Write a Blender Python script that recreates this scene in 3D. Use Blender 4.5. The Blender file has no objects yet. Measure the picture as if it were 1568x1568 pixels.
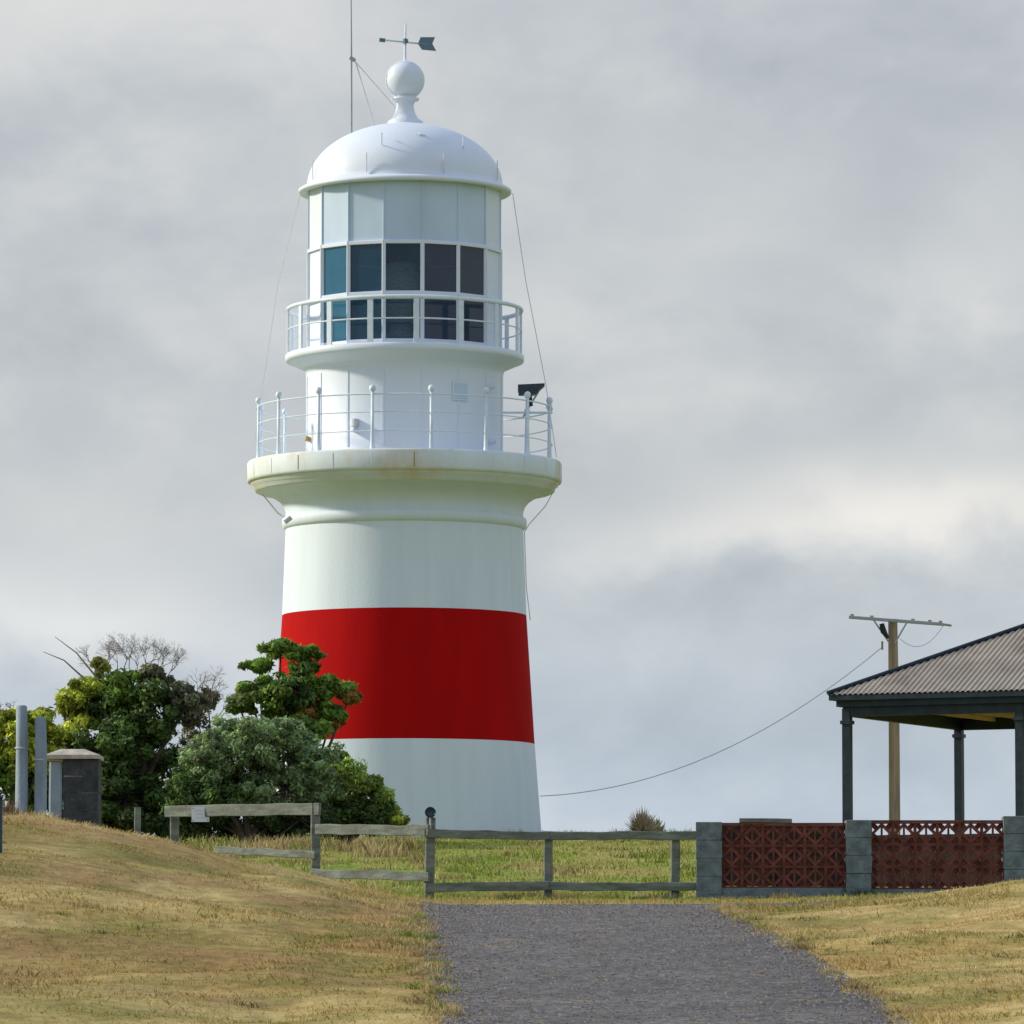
import bpy, math, random
import numpy as np
from mathutils import Vector
random.seed(7); rng=np.random.default_rng(11)
scene=bpy.context.scene
scene.view_settings.view_transform='Standard'; scene.view_settings.look='None'; scene.view_settings.exposure=0
F=9200.0; TH=math.atan(786/F); CT,ST=math.cos(TH),math.sin(TH)
def P(px,py,d):
    u=(px-784)/F; v=(784-py)/F; k=d/(CT-v*ST)
    return (u*k,d,(ST+v*CT)*k)
def X(px,d,py=1250): return P(px,py,d)[0]
def Z(py,d): return P(784,py,d)[2]

# ---------------- materials ----------------
def newmat(name):
    m=bpy.data.materials.new(name); m.use_nodes=True
    nt=m.node_tree; b=nt.nodes['Principled BSDF']; return m,nt,b
def paint(name,col,rough=0.5,var=0.12,scale=3,streak=(1,1,1),dirt=None,dirt_amt=0.3,bump=0.0,bscale=40,metal=0,dirt_scale=None,spec=.3):
    m,nt,b=newmat(name); N=nt.nodes; L=nt.links
    tc=N.new('ShaderNodeTexCoord'); mp=N.new('ShaderNodeMapping'); mp.inputs['Scale'].default_value=streak
    L.new(tc.outputs['Object'],mp.inputs['Vector'])
    n=N.new('ShaderNodeTexNoise'); n.inputs['Scale'].default_value=scale; n.inputs['Detail'].default_value=5
    L.new(mp.outputs['Vector'],n.inputs['Vector'])
    r=N.new('ShaderNodeValToRGB'); c=Vector(col)
    r.color_ramp.elements[0].position=0.3; r.color_ramp.elements[0].color=(*(c*(1-var)),1)
    r.color_ramp.elements[1].position=0.7; r.color_ramp.elements[1].color=(*[min(1,q*(1+var*0.6)) for q in c],1)
    L.new(n.outputs['Fac'],r.inputs['Fac']); out=r.outputs['Color']
    if dirt:
        n2=N.new('ShaderNodeTexNoise'); n2.inputs['Scale'].default_value=dirt_scale or scale*1.7; n2.inputs['Detail'].default_value=7
        n2.inputs['Roughness'].default_value=0.65
        L.new(mp.outputs['Vector'],n2.inputs['Vector'])
        r2=N.new('ShaderNodeMapRange'); r2.inputs['From Min'].default_value=0.5; r2.inputs['From Max'].default_value=0.75
        r2.inputs['To Max'].default_value=dirt_amt; L.new(n2.outputs['Fac'],r2.inputs['Value'])
        mx=N.new('ShaderNodeMixRGB'); mx.inputs[2].default_value=(*dirt,1)
        L.new(r2.outputs['Result'],mx.inputs[0]); L.new(out,mx.inputs[1]); out=mx.outputs[0]
    L.new(out,b.inputs['Base Color']); b.inputs['Roughness'].default_value=rough; b.inputs['Metallic'].default_value=metal
    b.inputs['Specular IOR Level'].default_value=spec
    if bump:
        nb=N.new('ShaderNodeTexNoise'); nb.inputs['Scale'].default_value=bscale; nb.inputs['Detail'].default_value=4
        L.new(tc.outputs['Object'],nb.inputs['Vector'])
        bp=N.new('ShaderNodeBump'); bp.inputs['Strength'].default_value=bump; bp.inputs['Distance'].default_value=0.02
        L.new(nb.outputs['Fac'],bp.inputs['Height']); L.new(bp.outputs['Normal'],b.inputs['Normal'])
    return m
def leafmat(name,trans=0.35):
    m,nt,b=newmat(name); N=nt.nodes; L=nt.links
    a=N.new('ShaderNodeAttribute'); a.attribute_name='Col'
    L.new(a.outputs['Color'],b.inputs['Base Color']); b.inputs['Roughness'].default_value=0.65
    b.inputs['Specular IOR Level'].default_value=0.2
    t=N.new('ShaderNodeBsdfTranslucent'); L.new(a.outputs['Color'],t.inputs['Color'])
    mx=N.new('ShaderNodeMixShader'); mx.inputs[0].default_value=trans
    L.new(b.outputs[0],mx.inputs[1]); L.new(t.outputs[0],mx.inputs[2]); L.new(mx.outputs[0],N['Material Output'].inputs['Surface'])
    return m
M_white=paint('white_paint',(.69,.76,.89),.45,.03,.8,(1,1,.35),(.60,.65,.70),.2,.1,30)
M_white2=paint('white_render',(.66,.755,.87),.6,.04,1.1,(1.6,1.6,.16),(.56,.64,.70),.35,.25,22)
M_red=paint('red_paint',(.42,.005,.006),.8,.10,1.0,(1.4,1.4,.25),(.30,.005,.006),.5,.2,22,spec=.05)
M_deck=paint('gallery_concrete',(.66,.74,.80),.7,.06,1.5,(1,1,.5),(.56,.42,.20),.8,.2,25,dirt_scale=.8)
M_rail=paint('rail_paint',(.68,.78,.92),.4,.08,6,dirt=(.5,.5,.42),dirt_amt=.35)
M_metalw=paint('lantern_panel',(.52,.65,.84),.35,.08,1.2,(1,1,.4),(.48,.58,.70),.35)
M_dark=paint('dark_metal',(.03,.05,.07),.4,.2,8)
M_blue=paint('vane_paint',(.12,.2,.28),.5,.1,8)
M_wire=paint('wire',(.38,.40,.43),.5,.1,8)
M_wirew=paint('wire_pale',(.62,.65,.68),.5,.1,8)
M_rust=paint('copper_rust',(.45,.3,.14),.7,.3,4)
M_wood=paint('weathered_timber',(.19,.21,.19),.9,.4,3,(1,1,4),(.07,.085,.065),.75,.5,30)
M_pole=paint('pole_timber',(.34,.25,.15),.85,.3,2,(4,4,.4),(.17,.15,.13),.6,.4,20)
M_post=paint('verandah_post',(.012,.026,.040),.45,.4,5,dirt=(.05,.07,.09),dirt_amt=.3)
M_roof=paint('corrugated_iron',(.31,.275,.24),.7,.2,1.2,dirt=(.16,.125,.10),dirt_amt=.8,metal=.0,spec=.15)
M_ceil=paint('ceiling_lining',(.80,.60,.32),.7,.1,4)
M_brick=paint('terracotta',(.17,.050,.040),.85,.5,9,dirt=(.06,.035,.035),dirt_amt=.8,bump=.3)
M_conc=paint('concrete_block',(.17,.205,.235),.9,.35,7,dirt=(.08,.09,.10),dirt_amt=.75,bump=.8,bscale=25)
M_cap=paint('cap_stone',(.48,.44,.39),.9,.25,8,dirt=(.2,.2,.18),dirt_amt=.6,bump=.5)
M_slate=paint('slate_stone',(.05,.06,.068),.85,.4,6,dirt=(.13,.13,.13),dirt_amt=.5,bump=.8,bscale=18)
M_backing=paint('dark_backing',(.045,.025,.025),.9,.4,6,bump=.5)
M_greyp=paint('grey_painted_post',(.24,.31,.38),.7,.25,3,(2,2,.5),(.13,.17,.20),.7,.3)
M_sign=paint('sign_white',(.72,.75,.88),.5,.04,10)
M_green=paint('sign_green',(.02,.08,.07),.5,.1,8)
M_bark=paint('bark',(.10,.08,.065),.95,.4,5,dirt=(.2,.19,.18),dirt_amt=.5)
M_twig=paint('dead_twig',(.24,.21,.20),.95,.3,5)
M_leaf=leafmat('leaves',.35); M_grass=leafmat('grass_blades',.35)
def glass(name,col,al):
    m,nt,b=newmat(name); b.inputs['Base Color'].default_value=(*col,1); b.inputs['Roughness'].default_value=.06
    N=nt.nodes;L=nt.links
    n=N.new('ShaderNodeTexNoise'); n.inputs['Scale'].default_value=1.3; tc=N.new('ShaderNodeTexCoord'); L.new(tc.outputs['Object'],n.inputs['Vector'])
    mr=N.new('ShaderNodeMapRange'); mr.inputs['To Min'].default_value=al-.2; mr.inputs['To Max'].default_value=min(1,al+.2)
    L.new(n.outputs['Fac'],mr.inputs['Value']); L.new(mr.outputs['Result'],b.inputs['Alpha'])
    return m
G=[glass('glass_teal',(.03,.15,.26),.85),glass('glass_blue',(.008,.06,.12),.75),glass('glass_deep',(.006,.05,.11),.58),glass('glass_grey',(.03,.05,.10),.82),glass('glass_smoke',(.025,.045,.075),.85)]
M_lens=paint('lens_glass',(.50,.75,.80),.15,.4,9,(1,1,6))

# ---------------- mesh builder ----------------
class MB:
    def __init__(s): s.v=[]; s.f=[]; s.m=[]; s.mats=[]; s.sm=[]
    def mi(s,mat):
        if mat not in s.mats: s.mats.append(mat)
        return s.mats.index(mat)
    def add(s,vs,fs,mat,smooth=False):
        o=len(s.v); s.v+= [tuple(q) for q in vs]; i=s.mi(mat)
        for f in fs: s.f.append(tuple(o+k for k in f)); s.m.append(i); s.sm.append(smooth)
    def obj(s,name,parent=None):
        me=bpy.data.meshes.new(name); me.from_pydata(s.v,[],s.f)
        for mt in s.mats: me.materials.append(mt)
        me.polygons.foreach_set('material_index',s.m); me.polygons.foreach_set('use_smooth',s.sm)
        me.validate(); me.update(); ob=bpy.data.objects.new(name,me); scene.collection.objects.link(ob)
        if parent: ob.parent=parent
        return ob
    def box(s,c,sz,mat,ax=None,jit=0):
        ax=ax or (Vector((1,0,0)),Vector((0,1,0)),Vector((0,0,1))); c=Vector(c)
        vs=[]
        for i in (-1,1):
            for j in (-1,1):
                for k in (-1,1):
                    vs.append(c+ax[0]*(i*sz[0]/2)+ax[1]*(j*sz[1]/2)+ax[2]*(k*sz[2]/2)+Vector([random.uniform(-jit,jit) for _ in range(3)]))
        s.add(vs,[(0,1,3,2),(4,6,7,5),(0,4,5,1),(2,3,7,6),(0,2,6,4),(1,5,7,3)],mat)
    def beam(s,p0,p1,w,h,mat,n=5,jit=.008,up=Vector((0,0,1))):
        p0=Vector(p0);p1=Vector(p1);d=(p1-p0).normalized(); a=d.cross(up)
        if a.length<.01: a=d.cross(Vector((0,1,0)))
        a.normalize(); b=a.cross(d).normalized(); c=min(w,h)*.14
        sec=[(-w/2+c,-h/2),(w/2-c,-h/2),(w/2,-h/2+c),(w/2,h/2-c),(w/2-c,h/2),(-w/2+c,h/2),(-w/2,h/2-c),(-w/2,-h/2+c)]
        vs=[];fs=[]
        for i in range(n+1):
            t=i/n; q=p0.lerp(p1,t)+a*random.uniform(-jit,jit)+b*random.uniform(-jit,jit); k=1+random.uniform(-.05,.05)
            for x,y in sec: vs.append(q+a*x*k+b*y*k)
        for i in range(n):
            for j in range(8): fs.append((i*8+j,i*8+(j+1)%8,(i+1)*8+(j+1)%8,(i+1)*8+j))
        fs.append(tuple(range(7,-1,-1))); fs.append(tuple(n*8+j for j in range(8)))
        s.add(vs,fs,mat)
    def tube(s,pts,rad,mat,sides=6,closed=False):
        pts=[Vector(p) for p in pts]; n=len(pts)
        if not hasattr(rad,'__len__'): rad=[rad]*n
        vs=[];fs=[]; ref=Vector((.13,.97,.2)).normalized()
        for i,p in enumerate(pts):
            if closed: t=pts[(i+1)%n]-pts[i-1]
            else: t=pts[min(i+1,n-1)]-pts[max(i-1,0)]
            t.normalize(); a=t.cross(ref)
            if a.length<.05: a=t.cross(Vector((1,0,0)))
            a.normalize(); b=t.cross(a)
            for j in range(sides):
                g=2*math.pi*j/sides; vs.append(p+(a*math.cos(g)+b*math.sin(g))*rad[i])
        m=n if closed else n-1
        for i in range(m):
            for j in range(sides): fs.append((i*sides+j,i*sides+(j+1)%sides,((i+1)%n)*sides+(j+1)%sides,((i+1)%n)*sides+j))
        if not closed: fs.append(tuple(range(sides))); fs.append(tuple((n-1)*sides+j for j in range(sides)))
        s.add(vs,fs,mat,sides>5)
    def lathe(s,c,prof,mats,seg=96,smooth=True,off=0):
        vs=[];n=len(prof)
        for r,z in prof:
            for j in range(seg):
                g=2*math.pi*(j+off)/seg; vs.append((c[0]+r*math.sin(g),c[1]-r*math.cos(g),z))
        base=len(s.v); s.v+=vs
        for i in range(n-1):
            mt=mats[i] if isinstance(mats,list) else mats; k=s.mi(mt)
            for j in range(seg):
                s.f.append((base+i*seg+j,base+i*seg+(j+1)%seg,base+(i+1)*seg+(j+1)%seg,base+(i+1)*seg+j)); s.m.append(k); s.sm.append(smooth)
def empty(name,loc=(0,0,0)):
    e=bpy.data.objects.new(name,None); scene.collection.objects.link(e); e.empty_display_size=.5; return e

# ---------------- terrain ----------------
_tab=rng.random((256,256))
def vn(x,y,s,o=0):
    x=np.asarray(x,float)*s+o*17.3+1000; y=np.asarray(y,float)*s+o*31.7+1000
    xi=np.floor(x).astype(int); yi=np.floor(y).astype(int); fx=x-xi; fy=y-yi
    fx=fx*fx*(3-2*fx); fy=fy*fy*(3-2*fy)
    a=_tab[xi%256,yi%256];b=_tab[(xi+1)%256,yi%256];c=_tab[xi%256,(yi+1)%256];d=_tab[(xi+1)%256,(yi+1)%256]
    return (a*(1-fx)+b*fx)*(1-fy)+(c*(1-fx)+d*fx)*fy
PY=[-400,0,20,30,41,45,50,55,60,65,75,85,100,125,145,150,160,180,250,400,3500]
PZ=[-6,-1.6,-1.1,-.62,.01,.29,.62,.91,1.15,1.30,1.50,1.76,2.35,3.62,4.5,4.72,4.86,4.7,2,-8,-30]
def h0(y):
    y=np.asarray(y,float); return sum(np.interp(y+o,PY,PZ) for o in (-3,-1.5,0,1.5,3))/5
def H(x,y):
    x=np.asarray(x,float); y=np.asarray(y,float)
    E=np.interp(x,[-40,-8,-5.24,-3.95,-3.2,-2.47,-1.73,-1.18,-.7],[.65,.96,.92,.68,.49,.33,.16,.05,0])
    g=np.where(y<68,np.exp(-((y-68)/15)**2),np.exp(-((y-68)/8)**2))
    h=h0(y)+E*g
    h=h+.22*np.clip((x-3.0)/2.2,0,1)*np.exp(-((y-60)/9)**2)
    h=h+.14*np.clip((x-3)/5,0,1)*np.exp(-((y-85)/8)**2)
    fall=np.clip((x-5.2)/3,0,1); fall=fall*fall*(3-2*fall)
    h=h-fall*np.interp(y,[88,100,150,200],[0,.55,1.7,1.2])
    near=np.clip(1-np.abs(x)/60,0,1)*np.clip((y-20)/20,0,1)
    on=np.clip((np.maximum(rl(y)-x,x-rr(y)))/0.8,0,1)
    h=h+on*near*((vn(x,y,.55)-.5)*.16+(vn(x,y,1.7,3)-.5)*.08)
    return h
def rl(y):
    return np.interp(y,[-50,0,30,41,47,58,62,76,77],[1.9,.9,-.12,-.46,-.66,-.97,-1.07,-1.2,-1.2])
def rr(y):
    return np.interp(y,[-50,0,30,41,45,50,53,58,61,62,63,64,65],[4.6,3.6,2.95,2.70,2.62,2.45,2.34,2.09,2.15,2.5,4.0,22,24])
def inroad(x,y,m=0):
    jl=(vn(y,y*0,1.3,5)-.5)*.26+(vn(y,y*0,5,6)-.5)*.16
    return (x>rl(y)+jl-m)&(x<rr(y)+jl*.8+m)&(y<76)
def gcol(x,y):
    a=vn(x,y,.45,1)*.5+vn(x,y,1.5,2)*.5; b=vn(x,y,.25,4)*.45+vn(x,y,1.0,7)*.55
    tan=np.array([.42,.305,.11]); straw=np.array([.56,.44,.20]); red=np.array([.35,.215,.10]); olive=np.array([.24,.22,.06]); grn=np.array([.21,.30,.045])
    w=np.clip((a-.28)/.36,0,1)[...,None]; c=tan*(1-w)+straw*w
    right=np.clip((x-2)/1.5,0,1)
    wr=(np.clip((b-.42)/.22,0,1)*.7*(1-right*.7))[...,None]; c=c*(1-wr)+red*wr
    wo=(np.clip((vn(x,y,.5,9)*.5+vn(x,y,2.0,8)*.5-.48)/.2,0,1)*.7)
    wo=np.clip(wo+np.clip((-x-1.2)/2,0,1)*np.clip((49-y)/8,0,1)*.45,0,.85)[...,None]; c=c*(1-wo)+olive*wo
    c=c*(1+right[...,None]*.10)
    far=np.clip((y-76)/8,0,1)*np.clip(1.35-vn(x*1.3,y*.35,.5,12)*.75-vn(x*2,y*.5,1,16)*.3,0,1)
    far=far[...,None]; gg=grn*(1-w*.5)+np.array([.44,.42,.12])*w*.5
    c=c*(1-far)+gg*far
    return c
def setcol(me,cols):
    at=me.color_attributes.new('Col','FLOAT_COLOR','POINT'); n=len(me.vertices)
    c=np.ones((n,4),np.float32); c[:,:3]=cols; at.data.foreach_set('color',c.ravel())
xs=np.concatenate([-np.geomspace(3000,14,22),np.arange(-13,13.01,.18),np.geomspace(14,3000,22)])
ys=np.concatenate([-np.geomspace(350,2,9)[:],np.arange(0,34,2.0),np.arange(34,92,.25),np.arange(92,170,.8),np.geomspace(171,3500,26)])
XX,YY=np.meshgrid(xs,ys); ZZ=H(XX,YY)
inner=inroad(XX,YY,-.12); ZZ=np.where(inner,ZZ-.08,ZZ)
nx,ny=len(xs),len(ys)
idx=np.arange(nx*ny).reshape(ny,nx)
quads=np.stack([idx[:-1,:-1],idx[:-1,1:],idx[1:,1:],idx[1:,:-1]],-1).reshape(-1,4)
def npmesh(name,V,Fq,k,mat,cols=None,smooth=True):
    me=bpy.data.meshes.new(name); me.vertices.add(len(V)); me.vertices.foreach_set('co',V.astype(np.float32).ravel())
    me.loops.add(len(Fq)*k); me.loops.foreach_set('vertex_index',Fq.astype(np.int32).ravel())
    me.polygons.add(len(Fq)); me.polygons.foreach_set('loop_start',np.arange(0,len(Fq)*k,k,dtype=np.int32))
    me.polygons.foreach_set('loop_total',np.full(len(Fq),k,np.int32)); me.polygons.foreach_set('use_smooth',np.full(len(Fq),smooth))
    me.materials.append(mat); me.update(calc_edges=True)
    if cols is not None: setcol(me,cols)
    ob=bpy.data.objects.new(name,me); scene.collection.objects.link(ob); return ob
mg,nt,b=newmat('ground_soil_grass'); N=nt.nodes;L=nt.links
a=N.new('ShaderNodeAttribute'); a.attribute_name='Col'
n=N.new('ShaderNodeTexNoise'); n.inputs['Scale'].default_value=6; n.inputs['Detail'].default_value=7; tc=N.new('ShaderNodeTexCoord'); L.new(tc.outputs['Object'],n.inputs['Vector'])
mr=N.new('ShaderNodeMapRange'); mr.inputs['From Min'].default_value=.3; mr.inputs['From Max'].default_value=.7; mr.inputs['To Min'].default_value=.6; mr.inputs['To Max'].default_value=1.05
L.new(n.outputs['Fac'],mr.inputs['Value']); mx=N.new('ShaderNodeVectorMath'); mx.operation='SCALE'; L.new(a.outputs['Color'],mx.inputs[0]); L.new(mr.outputs['Result'],mx.inputs['Scale'])
L.new(mx.outputs[0],b.inputs['Base Color']); b.inputs['Roughness'].default_value=1; b.inputs['Specular IOR Level'].default_value=.1
bp=N.new('ShaderNodeBump'); bp.inputs['Strength'].default_value=.6; bp.inputs['Distance'].default_value=.03; L.new(n.outputs['Fac'],bp.inputs['Height']); L.new(bp.outputs['Normal'],b.inputs['Normal'])
V=np.stack([XX,YY,ZZ],-1).reshape(-1,3)
npmesh('ground',V,quads,4,mg,gcol(XX,YY).reshape(-1,3)*.9)

# road
ry=np.concatenate([np.arange(-40,34,2.),np.arange(34,76.01,.12)]); nu=60
jl=(vn(ry,ry*0,1.3,5)-.5)*.26+(vn(ry,ry*0,5,6)-.5)*.16
tt=np.linspace(0,1,nu)
RX=(rl(ry)+jl)[:,None]*(1-tt)+(rr(ry)+jl*.8)[:,None]*tt; RY=np.repeat(ry[:,None],nu,1)
RZ=H(RX,RY)+.004-.03*(np.abs(tt-.5)*2)**8
idx=np.arange(len(ry)*nu).reshape(len(ry),nu)
q=np.stack([idx[:-1,:-1],idx[:-1,1:],idx[1:,1:],idx[1:,:-1]],-1).reshape(-1,4)
ma,nt,b=newmat('asphalt'); N=nt.nodes;L=nt.links
tc=N.new('ShaderNodeTexCoord')
def noise(sc,det=5,ro=.5):
    n=N.new('ShaderNodeTexNoise'); n.inputs['Scale'].default_value=sc; n.inputs['Detail'].default_value=det; n.inputs['Roughness'].default_value=ro; L.new(tc.outputs['Object'],n.inputs['Vector']); return n
def ramp(src,p0,c0,p1,c1):
    r=N.new('ShaderNodeValToRGB'); r.color_ramp.elements[0].position=p0; r.color_ramp.elements[0].color=(*c0,1); r.color_ramp.elements[1].position=p1; r.color_ramp.elements[1].color=(*c1,1); L.new(src,r.inputs['Fac']); return r
n1=noise(10,5,.88); r1=ramp(n1.outputs['Fac'],.39,(.060,.060,.068),.63,(.225,.218,.225))
n2=noise(.8,5,.6); r2=ramp(n2.outputs['Fac'],.35,(.72,.72,.74),.7,(1.12,1.10,1.08))
m1=N.new('ShaderNodeMixRGB'); m1.blend_type='MULTIPLY'; m1.inputs[0].default_value=1; L.new(r1.outputs[0],m1.inputs[1]); L.new(r2.outputs[0],m1.inputs[2])
n3=noise(1.9,6,.75); r3=ramp(n3.outputs['Fac'],.59,(0,0,0),.68,(.8,.8,.8))
m2=N.new('ShaderNodeMixRGB'); m2.inputs[2].default_value=(.30,.22,.12,1); L.new(r3.outputs[0],m2.inputs[0]); L.new(m1.outputs[0],m2.inputs[1])
L.new(m2.outputs[0],b.inputs['Base Color']); b.inputs['Roughness'].default_value=.95; b.inputs['Specular IOR Level'].default_value=.15
bp=N.new('ShaderNodeBump'); bp.inputs['Strength'].default_value=.7; bp.inputs['Distance'].default_value=.018; L.new(n1.outputs['Fac'],bp.inputs['Height']); L.new(bp.outputs['Normal'],b.inputs['Normal'])
npmesh('road',np.stack([RX,RY,RZ],-1).reshape(-1,3),q,4,ma)
ng=34000; gy=35+rng.random(ng)*31; gu=rng.random(ng); 
edge_=rng.random(ng)<.4; gu=np.where(edge_,np.where(rng.random(ng)<.5,np.abs(rng.normal(0,.05,ng)),1-np.abs(rng.normal(0,.05,ng))),gu)
gx=rl(gy)*(1-gu)+np.minimum(rr(gy),4)*gu; gz_=H(gx,gy)+.003
s=rng.uniform(.004,.012,ng); base=np.stack([gx,gy,gz_],-1)
o4=np.array([[-1,-.8,0],[1,-.9,0],[.2,1,0],[0,0,1.0]])
V=(base[:,None,:]+o4[None]*s[:,None,None]*rng.uniform(.7,1.3,(ng,4,1))).reshape(-1,3)
Fq=(np.arange(ng)[:,None,None]*4+np.array([[0,1,3],[1,2,3],[2,0,3]])[None]).reshape(-1,3)
gc=np.array([.21,.20,.205])*rng.uniform(.35,1.5,ng)[:,None]; br=rng.random(ng)<.2; gc[br]*=np.array([1.3,1.0,.65])
npmesh('gravel',V,Fq,3,leafmat('gravel_stone',.0),np.repeat(gc,4,0),False)

# ---------------- grass blades ----------------
def blades(x,y,h,w,lean,col,z=None):
    n=len(x); z=H(x,y)-.01 if z is None else z
    th=rng.uniform(0,math.pi,n); la=rng.uniform(0,2*math.pi,n); lm=rng.uniform(.1,1,n)*lean*h
    dx=np.cos(th)*w/2; dy=np.sin(th)*w/2
    a=np.stack([x-dx,y-dy,z],-1); b=np.stack([x+dx,y+dy,z],-1)
    m=np.stack([x+np.cos(la)*lm*.35,y+np.sin(la)*lm*.35,z+h*.6],-1)
    a2=m+np.stack([-dx*.7,-dy*.7,0*x],-1); b2=m+np.stack([dx*.7,dy*.7,0*x],-1)
    c=np.stack([x+np.cos(la)*lm,y+np.sin(la)*lm,z+h],-1)
    V=np.stack([a,b,b2,c,a2],1).reshape(-1,3); Fq=np.arange(5*n).reshape(n,5)
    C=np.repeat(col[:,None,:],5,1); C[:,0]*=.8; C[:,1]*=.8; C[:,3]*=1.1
    return V,Fq,C.reshape(-1,3)
def grassset(N_,d0,d1,pw,hh,wid,lean,pad):
    t=rng.random(N_); y=(d0**pw+t*(d1**pw-d0**pw))**(1/pw); x=rng.uniform(-1,1,N_)*(.087*y+pad)
    k=~inroad(x,y,-.07); x=x[k];y=y[k]
    k=rng.random(len(x))< np.clip(.25+vn(x,y,2.3,14)*1.3,0,1); x=x[k];y=y[k]
    n=len(x); hv=hh*rng.uniform(.4,1.2,n)*(.5+vn(x,y,1.2,13)+ .9*(vn(x,y,.6,15)>.76))
    c=gcol(x,y)*rng.uniform(.74,1.22,n)[:,None]; s=rng.random(n)<.10; c[s]=np.array([.58,.48,.26])*rng.uniform(.8,1.1,s.sum())[:,None]
    return blades(x,y,hv,wid*rng.uniform(.6,1.3,n),lean,c)
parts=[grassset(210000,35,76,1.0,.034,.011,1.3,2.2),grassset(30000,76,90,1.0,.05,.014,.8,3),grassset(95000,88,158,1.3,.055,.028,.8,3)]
def tuft(cx,cy,n,spread,h,col,lean=.7,w=.012):
    x=cx+rng.normal(0,spread,n); y=cy+rng.normal(0,spread,n); c=np.array(col)*rng.uniform(.65,1.3,n)[:,None]
    return blades(x,y,h*rng.uniform(.4,1.1,n),np.full(n,w),lean,c)
dry=(.50,.41,.22); grn=(.23,.28,.06); brn=(.30,.22,.11); drk=(.13,.14,.05)
for i in range(80):
    px=rng.uniform(250,1560); d=rng.uniform(83.5,88); hh=rng.uniform(.1,.28) if (px<560) else rng.uniform(.05,.13); parts.append(tuft(X(px,d),d,70,.10,hh,random.choice([dry,dry,grn,brn,drk]),.6,.014))
for i in range(130):
    px=rng.uniform(240,1070); d=rng.uniform(90,150); parts.append(tuft(X(px,d),d,55,.25,rng.uniform(.08,.22),random.choice([dry,grn,grn,brn,drk]),.8,.022))
for i in range(70): # dry grass at the shrubs' feet
    px=rng.uniform(200,620); d=rng.uniform(118,127); parts.append(tuft(X(px,d),d,60,.25,rng.uniform(.15,.4),random.choice([dry,dry,brn,grn]),.7,.022))
for px,d in [(330,87),(355,87.5),(430,86.6),(450,87),(310,88),(395,87)]: parts.append(tuft(X(px,d),d,200,.16,.42,dry,.5,.012))
for i in range(170):
    d=rng.uniform(41,63); s=rng.random()<.6; x=(rl(d)-rng.uniform(-.10,.15)) if s else (rr(d)+rng.uniform(-.07,.15)); parts.append(tuft(float(x),d,60,.055,rng.uniform(.03,.085),random.choice([dry,dry,grn,brn]),1.0,.008))
for i in range(120): # rough tufts scattered over the banks
    d=rng.uniform(42,72); x=rng.uniform(-7,-1.3) if rng.random()<.65 else rng.uniform(2.6,7); parts.append(tuft(float(x),d,45,.07,rng.uniform(.03,.07),random.choice([dry,brn,brn,drk,grn]),1.0,.009))
for i in range(40):
    px=rng.uniform(560,1060); d=rng.uniform(146,153); parts.append(tuft(X(px,d),d,50,.15,rng.uniform(.08,.26),random.choice([grn,grn,dry]),.5,.02))
Vs=[];Fs=[];Cs=[];o=0
for V,Fq,C in parts: Vs.append(V);Fs.append(Fq+o);Cs.append(C);o+=len(V)
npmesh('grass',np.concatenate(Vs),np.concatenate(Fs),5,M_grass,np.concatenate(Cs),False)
def drybush(name,px,d,r,col,n=900,py=None):
    x0=X(px,d); z0=float(H(x0,d)); th=rng.uniform(0,2*math.pi,n); e=rng.uniform(.1,1.5,n); l=r*rng.uniform(.5,1.25,n)*(1+.3*np.sin(th*2))
    tip=np.stack([x0+np.cos(th)*np.cos(e)*l,d+np.sin(th)*np.cos(e)*l,z0+np.sin(e)*l*1.2],-1)
    bs=np.stack([x0+rng.normal(0,.06,n),d+rng.normal(0,.06,n),np.full(n,z0-.02)],-1); w=.007*d/60
    V=np.stack([bs-[w,0,0],bs+[w,0,0],(bs+tip)/2+[w,0,.03],tip,(bs+tip)/2+[-w,0,.03]],1).reshape(-1,3)
    npmesh(name,V,np.arange(5*n).reshape(n,5),5,M_grass,np.repeat(np.array(col)*rng.uniform(.6,1.3,n)[:,None],5,0),False)
drybush('dry_grass_tussock',985,149,.42,(.46,.38,.24))
drybush('dry_grass_tussock',1003,150,.3,(.38,.38,.18),500)
drybush('dry_grass_tussock',30,71,.24,(.34,.24,.15),1100)
drybush('dry_grass_tussock',8,70,.22,(.30,.22,.14),900)
drybush('dry_grass_tussock',1218,140,.6,(.36,.3,.22),600)

# ---------------- lighthouse ----------------
D=150.; cx=P(619,1000,D)[0]; C=(cx,D)
LH=empty('lighthouse')
def zt(py): return Z(py,D)
def rp(r,py): return r/F*D/(CT-(784-py)/F*ST)
def prof(lst): return [(rp(r,py),zt(py)) for r,py in lst]
t=MB()
L_=[(213,1310),(210,1268),(200,1140),(187,943),(182,812)]
t.lathe(C,prof(L_),[M_white2,M_white2,M_red,M_white2],128)
t.lathe(C,prof([(182,812),(184,811),(187,808),(187.5,802),(187,796),(184,794),(182,793)]),M_white2,128)
t.lathe(C,prof([(182,793),(182,785),(185,776),(192,768),(203,761),(216,757),(226,755)]),M_white2,128)
t.obj('tower',LH)
t=MB()
t.lathe(C,prof([(226,755),(230,753),(231,747),(235,745),(236,741)]),M_deck,128)
t.lathe(C,prof([(236,741),(240,740),(241,736),(241,712),(239,709),(140,709)]),M_deck,128)
for k in range(24):
    g=2*math.pi*(k+.3)/24; r=rp(241.0,725); 
    t.box((cx+r*math.sin(g),D-r*math.cos(g),zt(725)),(.018,.016,.36),M_rust if k%7==0 else M_white2,(Vector((math.cos(g),math.sin(g),0)),Vector((-math.sin(g),math.cos(g),0)),Vector((0,0,1))))
t.obj('gallery_deck',LH)
t=MB()
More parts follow.
